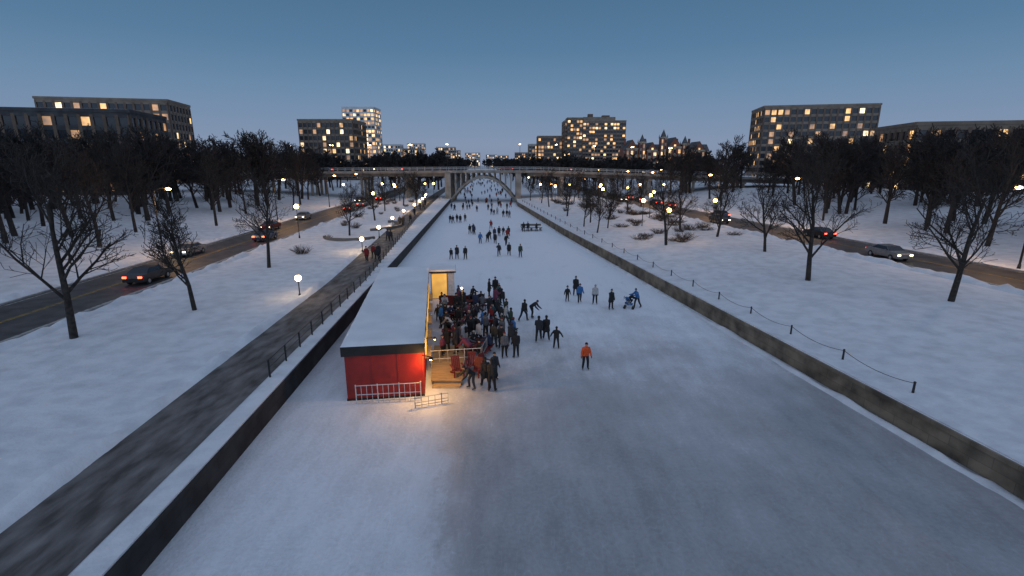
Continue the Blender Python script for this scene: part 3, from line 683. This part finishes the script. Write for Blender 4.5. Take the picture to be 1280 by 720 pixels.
def person_mesh(name,lean=0,hipL=0,kneeL=0,hipR=0,kneeR=0,aL=0,oL=9,eL=15,aR=0,oR=9,eR=15,headp=0,headk=1.0,splay=4,pom=False,pack=False,coat=False):
    S=[]
    V3=Vector; pel=V3((0,0,.93)); l=R(lean); up=V3((0,-math.sin(l),math.cos(l))); fw=V3((0,-math.cos(l),-math.sin(l)))
    wa=pel+up*.16; ch=pel+up*.40; nk=pel+up*.53; 
    for s in (-1,1):
        S.append((pel+V3((s*.075,0,0)),wa+V3((s*.075,0,0)),.142,.135,0)); S.append((wa+V3((s*.075,0,0)),ch+V3((s*.085,0,0)),.135,.142,0))
    S.append((ch,nk,.12,.068,0)); S.append((nk,nk+up*.05,.08,.08,0))
    if coat:
        for s in (-1,1): S.append((pel+V3((s*.08,0,.02)),pel+V3((s*.1,.01,-.25)),.145,.16,0))
    hp=l*.35+R(headp); hu=V3((0,-math.sin(hp),math.cos(hp))); hf=V3((0,-math.cos(hp),-math.sin(hp)))
    h0=nk+up*.04; hc=h0+hu*(.135*headk)
    S.append((h0,hc-hu*.03,.052,.06,2)); S.append((hc-hu*.045*headk+hf*.02,hc+hu*.03*headk,.072*headk,.096*headk,9)); S.append((hc+hu*.02,hc+hu*.05*headk,.104*headk,.09*headk,9))
    S.append((hc+hf*.085*headk-hu*.005,hc+hf*.108*headk-hu*.02,.014,.016,2))
    if pom: S.append((hc+hu*.135*headk,hc+hu*.15*headk,.03,.032,3))
    if pack: S.append((wa-fw*.17,ch-fw*.17,.10,.11,1))
    fing=[]; feet=[]
    for s,a,o,e in ((-1,aL,oL,eL),(1,aR,oR,eR)):
        a+=lean*.3; sh=ch+up*.045+V3((s*.178,0,0)); 
        dv=lambda a,o:V3((s*math.sin(R(o)),-math.sin(R(a))*math.cos(R(o)),-math.cos(R(a))*math.cos(R(o))))
        el=sh+dv(a,o)*.28; f=dv(a+e,o*.6); wr=el+f*.24; hd=wr+f*.075
        S.append((ch+up*.05+V3((s*.08,0,0)),sh,.09,.084,0)); S.append((sh,el,.084,.068,0)); S.append((el,wr,.068,.054,0)); S.append((wr,hd,.034,.038,4))
        fing.append((hd,f,s))
    for s,h,k in ((-1,hipL,kneeL),(1,hipR,kneeR)):
        hj=pel+V3((s*.1,0,-.03)); o=R(splay)
        dv=lambda a:V3((s*math.sin(o),-math.sin(R(a))*math.cos(o),-math.cos(R(a))*math.cos(o)))
        kn=hj+dv(h)*.42; an=kn+dv(h-k)*.40; fa=max(-30,min(30,(h-k)*.5)); ff=V3((s*.2,-math.cos(R(fa)),math.sin(R(fa)))).normalized()
        S.append((hj,kn,.106,.08,1)); S.append((kn,an,.082,.064,1)); S.append((an+V3((0,0,.04)),an-V3((0,0,.03)),.058,.052,5)); S.append((an+V3((0,.03,-.04)),an+ff*.15-V3((0,0,.045)),.048,.038,5))
        feet.append((an,ff))
    sb=MB()
    for p,q,r0,r1,t in S:
        sb.tube(p,q,r0,r1,14); sb.ball(p,r0,0,14,9); sb.ball(q,r1,0,14,9)
    me=bpy.data.meshes.new(name+'_src'); me.from_pydata(sb.v,[],sb.f); me.update()
    o=bpy.data.objects.new(name+'_src',me); col.objects.link(o)
    m=o.modifiers.new('r','REMESH'); m.mode='VOXEL'; m.voxel_size=.019; m.use_smooth_shade=True
    sm=o.modifiers.new('s','SMOOTH'); sm.iterations=2; sm.factor=.5
    bpy.context.view_layer.update()
    dg=bpy.context.evaluated_depsgraph_get(); ev=o.evaluated_get(dg).to_mesh()
    nv=len(ev.vertices); co=np.empty(nv*3); ev.vertices.foreach_get('co',co); co=co.reshape(-1,3)
    b=MB(); b.v=[tuple(c) for c in co]; b.f=[tuple(p.vertices) for p in ev.polygons]
    cen=np.array([np.mean(co[list(f)],axis=0) for f in b.f]); best=np.full(len(cen),1e9); tag=np.zeros(len(cen),int)
    for p,q,r0,r1,t in S:
        p=np.array(p);q=np.array(q);d=q-p; L=max(1e-9,d@d); tt=np.clip(((cen-p)@d)/L,0,1); dist=np.linalg.norm(cen-(p+tt[:,None]*d),axis=1)-(r0+(r1-r0)*tt)
        k=dist<best; best[k]=dist[k]; tag[k]=t
    rel=cen-np.array(hc); zz=rel@np.array(hu); yy_=rel@np.array(hf)
    hd_=tag==9; tag[hd_]=np.where(zz[hd_]>.035*headk,3,np.where(yy_[hd_]<.02,6,2))
    b.m=[int(t) for t in tag]
    o.evaluated_get(dg).to_mesh_clear(); bpy.data.objects.remove(o)
    for s in (-1,1): b.ball(tuple(hc+hf*.088*headk+V3((s*.033,0,0))+hu*.01),.011,6,6,4)
    b.ball(tuple(hc+hf*.082*headk-hu*.055),.012,6,6,4,(1.8,.7,.5))
    for hd,f,s in fing:
        side=V3((0,1,0)) if abs(f.y)<.7 else V3((1,0,0)); side=(side-f*side.dot(f)).normalized(); inn=f.cross(side).normalized()
        if inn.x*s>0: inn=-inn
        for i,Ln_ in enumerate((.062,.072,.068,.052)):
            p=hd+side*(-.027+.018*i)+f*.015; q=p+f*Ln_*.55+inn*.008; r_=q+(f*.7+inn*.7)*Ln_*.5
            b.tube(p,q,.012,.011,6,4); b.tube(q,r_,.011,.008,6,4)
        p=hd-side*.03-f*.03; q=p-side*.025+f*.03+inn*.01; b.tube(p,q,.014,.012,6,4); b.tube(q,q+f*.03+inn*.006,.012,.009,6,4)
    for an,ff in feet:
        p=an+V3((0,.06,-.105)); q=an+ff*.19+V3((0,0,-.105)); sd=V3((0,0,1)).cross(ff).normalized()*.004
        dn=V3((0,0,-.045)); b.hexa([p-sd+dn,q-sd+dn,q+sd+dn,p+sd+dn,p-sd,q-sd,q+sd,p+sd],7)
        for t in (.2,.8): c=p.lerp(q,t); b.tube(c-V3((0,0,.01)),c+V3((0,0,.04)),.012,.018,6,7)
    zmin=min(v[2] for v in b.v)
    b.v=[(x,y,z-zmin) for x,y,z in b.v]
    return b.mesh(name,[J[0],P[0],SK,HT[0],GL,BT,HR_,M_metal],True)
PM=dict(
 stand=person_mesh('skater',aL=5,aR=8,eL=20,eR=25,hipL=3,hipR=-3),
 stand2=person_mesh('skater',aL=35,eL=70,oL=8,aR=5,eR=20,coat=True,pom=True,headp=8),
 walk=person_mesh('skater',lean=6,hipL=24,kneeL=10,hipR=-16,kneeR=14,aL=-20,aR=25,eL=25,eR=35),
 walk2=person_mesh('skater',lean=5,hipL=-14,kneeL=16,hipR=20,kneeR=8,aL=22,aR=-18,eL=30,eR=25,coat=True,pack=True),
 skate=person_mesh('skater',lean=16,hipL=32,kneeL=30,hipR=-16,kneeR=20,aL=-25,aR=35,eL=30,eR=50,oL=16,oR=14,splay=6,headp=-8),
 skate2=person_mesh('skater',lean=12,hipL=12,kneeL=20,hipR=16,kneeR=26,aL=10,aR=-5,eL=25,eR=25,oL=20,oR=18,splay=4),
 armsout=person_mesh('skater',lean=4,hipL=8,kneeL=12,hipR=4,kneeR=8,aL=5,aR=5,oL=42,oR=38,eL=10,eR=15,splay=6),
 bend=person_mesh('skater',lean=52,hipL=26,kneeL=34,hipR=4,kneeR=14,aL=20,aR=14,eL=20,eR=25,splay=5,headp=15),
 sit=person_mesh('skater',lean=22,hipL=82,kneeL=84,hipR=78,kneeR=74,aL=40,aR=42,eL=40,eR=35,headp=12),
 crouch=person_mesh('skater',lean=42,hipL=95,kneeL=125,hipR=20,kneeR=112,aL=50,aR=45,eL=30,eR=30,headp=5),
 push=person_mesh('skater',lean=20,hipL=20,kneeL=18,hipR=-14,kneeR=14,aL=45,aR=45,eL=35,eR=35,oL=6,oR=6),
 child=person_mesh('child_skater',headk=1.3,hipL=8,kneeL=8,hipR=-4,kneeR=6,oL=26,oR=24,splay=5,pom=True),
)
def person(pose,x,y,face=0,j=0,p=0,h=0,sc=1.0,z=0,name=None,boots=0):
    nm=name or ('child_skater' if sc<.8 else 'skater')
    o=inst(nm,PM[pose],(x,y,z),R(face),sc)
    for i,m in ((0,J[j]),(1,P[p]),(3,HT[h]),(5,BTW if boots else BT)):
        o.material_slots[i].link='OBJECT'; o.material_slots[i].material=m
    return o
person('skate2',4.4,27.8,5,5,0,0,.97)
person('armsout',2.95,31.2,170,0,0,0,.86); person('walk2',2.4,32.9,185,0,0,0); person('walk',1.85,32.6,175,1,0,0,1.03)
person('stand',.26,29.6,200,0,0,0,.98); person('bend',1.55,38,60,1,0,0); person('skate',.9,37.2,140,0,1,0)
person('child',4.95,42.9,10,0,0,0,.78,name='child_skater'); person('walk',6.0,42.5,5,3,1,3); person('stand2',5.95,45.0,0,0,0,0,1.04)
person('stand',7.3,42.1,-10,4,0,2,.98); person('stand2',8.4,40.5,20,0,0,0,.98,boots=0); person('push',10.75,41.0,-70,3,0,0,.98); person('crouch',10.1,41.6,70,0,0,0,.9)
person('stand',-1.08,24.75,160,0,0,0,1.04); person('walk2',-1.45,25.2,200,0,0,0,1.0); person('bend',-2.15,25.05,-60,0,1,0,.95); person('stand',-1.0,26.2,30,1,0,0,.95)
rc=random.Random(5); placed=[]
poses=['stand','stand2','walk','walk2','bend','stand','stand2','stand','walk','push','child']
tries=0
while len(placed)<56 and tries<4000:
    tries+=1
    y=rc.uniform(29.2,42.6)
    x0=-4.55-.14*(y-28); x1=np.interp(y,[29,31,37,43],[-.2,.3,-.1,-1.2]); x=x0+(x1-x0)*rc.random()**.9
    if any((x-a)**2+(y-c)**2<.5**2 for a,c in placed): continue
    if any(abs(x-a)<1.1 and abs(y-c)<1.0 for a,c in ((-2.2,30.4),(-4,33),(-3,40.8),(-4.2,37.5))): continue
    if x<-5.0 and y>40: continue
    placed.append((x,y)); ps=rc.choice(poses)
    j=rc.choice((0,0,0,0,1,1,1,2,3,7,8,9,1,10,0,6,11,4,0)); sc=rc.uniform(.9,1.05) if ps!='child' else .72
    z=.30 if (x<dx1-.05*(y-25)+.1 and y<31) else 0
    person(ps,x,y,rc.uniform(0,360),j,rc.choice((0,0,0,1,2)),rc.choice((0,0,0,0,2,3,0,1)),sc,z,boots=rc.random()<.06)
for tx,ty,tr in ((-2.2,30.4,1.3),(-4.0,33,.2),(-3.0,40.8,.2),(-4.2,37.5,1.2)):
    for lx,s_ in ((-.45,1),(.4,-1),(.45,1)):
        ly=s_*.70; fx=tx+lx*math.cos(tr)-ly*math.sin(tr); fy=ty+lx*math.sin(tr)+ly*math.cos(tr)
        person('sit',fx,fy,math.degrees(tr)+(180 if s_>0 else 0)+180+rc.uniform(-12,12),rc.choice((0,1,2,0,9)),0,rc.choice((0,0,2)),.97,0)
person('stand',-1.55,44.8,0,0,0,0,1.03); person('child',-1.2,44.2,40,11,0,2,.75); person('stand2',-2.1,44.2,90,0,0,0)
for i,(x,y,ps,f,j) in enumerate(((-7.85,63,'walk',0,0),(-7.15,63.5,'stand2',10,1),(-6.0,63,'stand',-10,0),(-1.75,65.5,'skate',10,1),(-.4,66,'walk2',0,0),(1.1,64.6,'stand',10,7),
 (-4.9,76,'skate2',0,3),(-3.9,77.5,'walk',170,0),(-3.6,79.5,'skate',0,0),(-2.6,76,'walk2',180,1),(-2.9,82,'stand',0,2),(-.9,74.5,'skate',20,0),(-.8,81,'walk',0,6),(-2.2,84,'walk2',180,0),(-1.5,85.5,'skate2',0,0),(-.6,84,'walk',0,1),
 (-7.4,87,'walk',0,0),(-6.9,88,'skate',180,1),(-6.6,86,'stand',0,2),(2.1,90,'stand',0,0),(2.9,90.5,'stand2',10,1),(4.5,90.8,'stand2',10,0),(-12.9,104,'walk',0,0),(-12.2,103,'skate',0,1),(-11.6,105,'stand',0,0),(-10.8,104,'walk2',0,0),(-10,106,'walk',180,8),
 (-5,121,'walk',0,0),(-4.3,120,'skate',0,0),(-3.6,122,'walk2',0,4),(-2,115,'skate2',0,0),(-1.2,116,'walk',0,0),(-.6,114,'stand',0,9),(-9,128,'walk',0,1),(-13,133,'skate',0,0),(-11.5,136,'walk',0,0),(-4,94,'skate',0,6))):
    person(ps,x,y,f+(0 if i%3 else 180),j,i%2,(0,0,2,3,0)[i%5],1 if i%7 else .85)
rc=random.Random(9)
for i in range(160):
    y=130+(rc.random()**1.1)*420; x=WL(y)+1.5+(WR(y)-WL(y)-3)*rc.random()
    if 158<y<178 and (x<-18 or x>0): continue
    person(rc.choice(['walk','skate','walk2','stand','skate2']),x,y,rc.choice((0,180))+rc.uniform(-15,15),rc.choice((0,0,1,2,9,6,8)),0,rc.choice((0,3,2)),rc.uniform(.85,1.05))
for x,y,f,j in ((-16.1,57,5,6),(-15.6,57.3,0,1),(-16.5,55.5,0,6),(-15.2,55,180,0),(-19.5,89,0,0),(-20.2,89.5,0,1),(-19.0,93,180,0),(-22,120,0,0),(-21.4,121,180,8),(-23,133,0,0),(-17.2,70,180,0),(-17.8,70.6,180,2),(-20.9,107,0,1)):
    person('walk' if f else 'walk2',x,y,f,j,0,0,1,1.215,name='pedestrian')
b=MB()
for s in (-1,1):
    b.tube((s*.22,-.35,.12),(s*.22,.45,1.0),.015,.015,6,0); b.tube((s*.22,.35,.12),(s*.22,-.1,.6),.015,.015,6,0)
    for y in (-.35,.35): b.tube((s*.25-.02,y,.12),(s*.25+.02,y,.12),.12,.12,12,1)
b.tube((-.22,.45,1.0),(.22,.45,1.0),.018,.018,6,1)
b.hexa([(-.2,-.3,.38),(.2,-.3,.38),(.2,.12,.34),(-.2,.12,.34),(-.2,-.3,.46),(.2,-.3,.46),(.2,.12,.44),(-.2,.12,.44)],2)
b.hexa([(-.2,.1,.38),(.2,.1,.38),(.2,.16,.38),(-.2,.16,.38),(-.2,.26,.95),(.2,.26,.95),(.2,.32,.95),(-.2,.32,.95)],2)
for k in range(5):
    a0=R(20+k*26);a1=R(46+k*26); P_=lambda a,x:(x,.25-.29*math.cos(a),.62+.36*math.sin(a))
    b.poly([P_(a0,-.22),P_(a0,.22),P_(a1,.22),P_(a1,-.22)],2)
b.obj('stroller',[M_metal,M_tyre,J[3]],loc=(10.0,40.75,0),rz=R(70))

# ------------------------------------------------------------------ sky, light, camera
w=bpy.data.worlds.new('World'); scn.world=w; w.use_nodes=True; nt=w.node_tree; L=nt.links
bg=nt.nodes['Background']; bg.inputs['Strength'].default_value=1.06
sky=N(nt,'ShaderNodeTexSky',sky_type='NISHITA'); sky.sun_disc=False; sky.sun_elevation=R(1.0); sky.sun_rotation=R(215); sky.ozone_density=4; sky.dust_density=.6
mul=N(nt,'ShaderNodeMixRGB',blend_type='MULTIPLY'); mul.inputs[0].default_value=1; mul.inputs[2].default_value=(.08,.08,.08,1); L.new(sky.outputs[0],mul.inputs[1])
tc=N(nt,'ShaderNodeTexCoord'); sp=N(nt,'ShaderNodeSeparateXYZ'); L.new(tc.outputs['Generated'],sp.inputs[0])
r=N(nt,'ShaderNodeValToRGB'); e=r.color_ramp.elements; e[0].position=0; e[0].color=(.23,.28,.40,1); e[1].position=1; e[1].color=(.225,.275,.375,1)
for p,c in ((.035,(.235,.305,.44)),(.12,(.16,.265,.41)),(.2,(.10,.205,.34)),(.30,(.072,.16,.275)),(.5,(.175,.225,.33))):
    k=e.new(p); k.color=(*c,1)
L.new(sp.outputs['Z'],r.inputs[0])
mr=N(nt,'ShaderNodeMapRange'); mr.inputs[1].default_value=.2; mr.inputs[2].default_value=-1; mr.inputs[3].default_value=0; mr.inputs[4].default_value=1; L.new(sp.outputs['Y'],mr.inputs[0])
gl=N(nt,'ShaderNodeMixRGB'); L.new(mr.outputs[0],gl.inputs[0]); gl.inputs[1].default_value=(1,1,1,1); gl.inputs[2].default_value=(2.6,2.45,2.25,1)
m2=N(nt,'ShaderNodeMixRGB',blend_type='MULTIPLY'); m2.inputs[0].default_value=1; L.new(r.outputs[0],m2.inputs[1]); L.new(gl.outputs[0],m2.inputs[2])
mx=N(nt,'ShaderNodeMixRGB',blend_type='MIX'); mx.inputs[0].default_value=.92; L.new(mul.outputs[0],mx.inputs[1]); L.new(m2.outputs[0],mx.inputs[2])
L.new(mx.outputs[0],bg.inputs['Color'])
s=light('sun','SUN',(0,-20,50),.1,(1,.90,.86)); s.data.angle=R(25); s.rotation_euler=(R(72),0,R(-35))
cam=bpy.data.cameras.new('camera'); co=bpy.data.objects.new('camera',cam); col.objects.link(co)
co.location=(0,0,12); co.rotation_euler=(R(90-14.04),0,0); cam.sensor_width=36; cam.lens=36*620/1280; cam.clip_end=9000; cam.clip_start=.2
scn.camera=co
scn.view_settings.view_transform='Standard'; scn.view_settings.look='None'; scn.view_settings.exposure=0
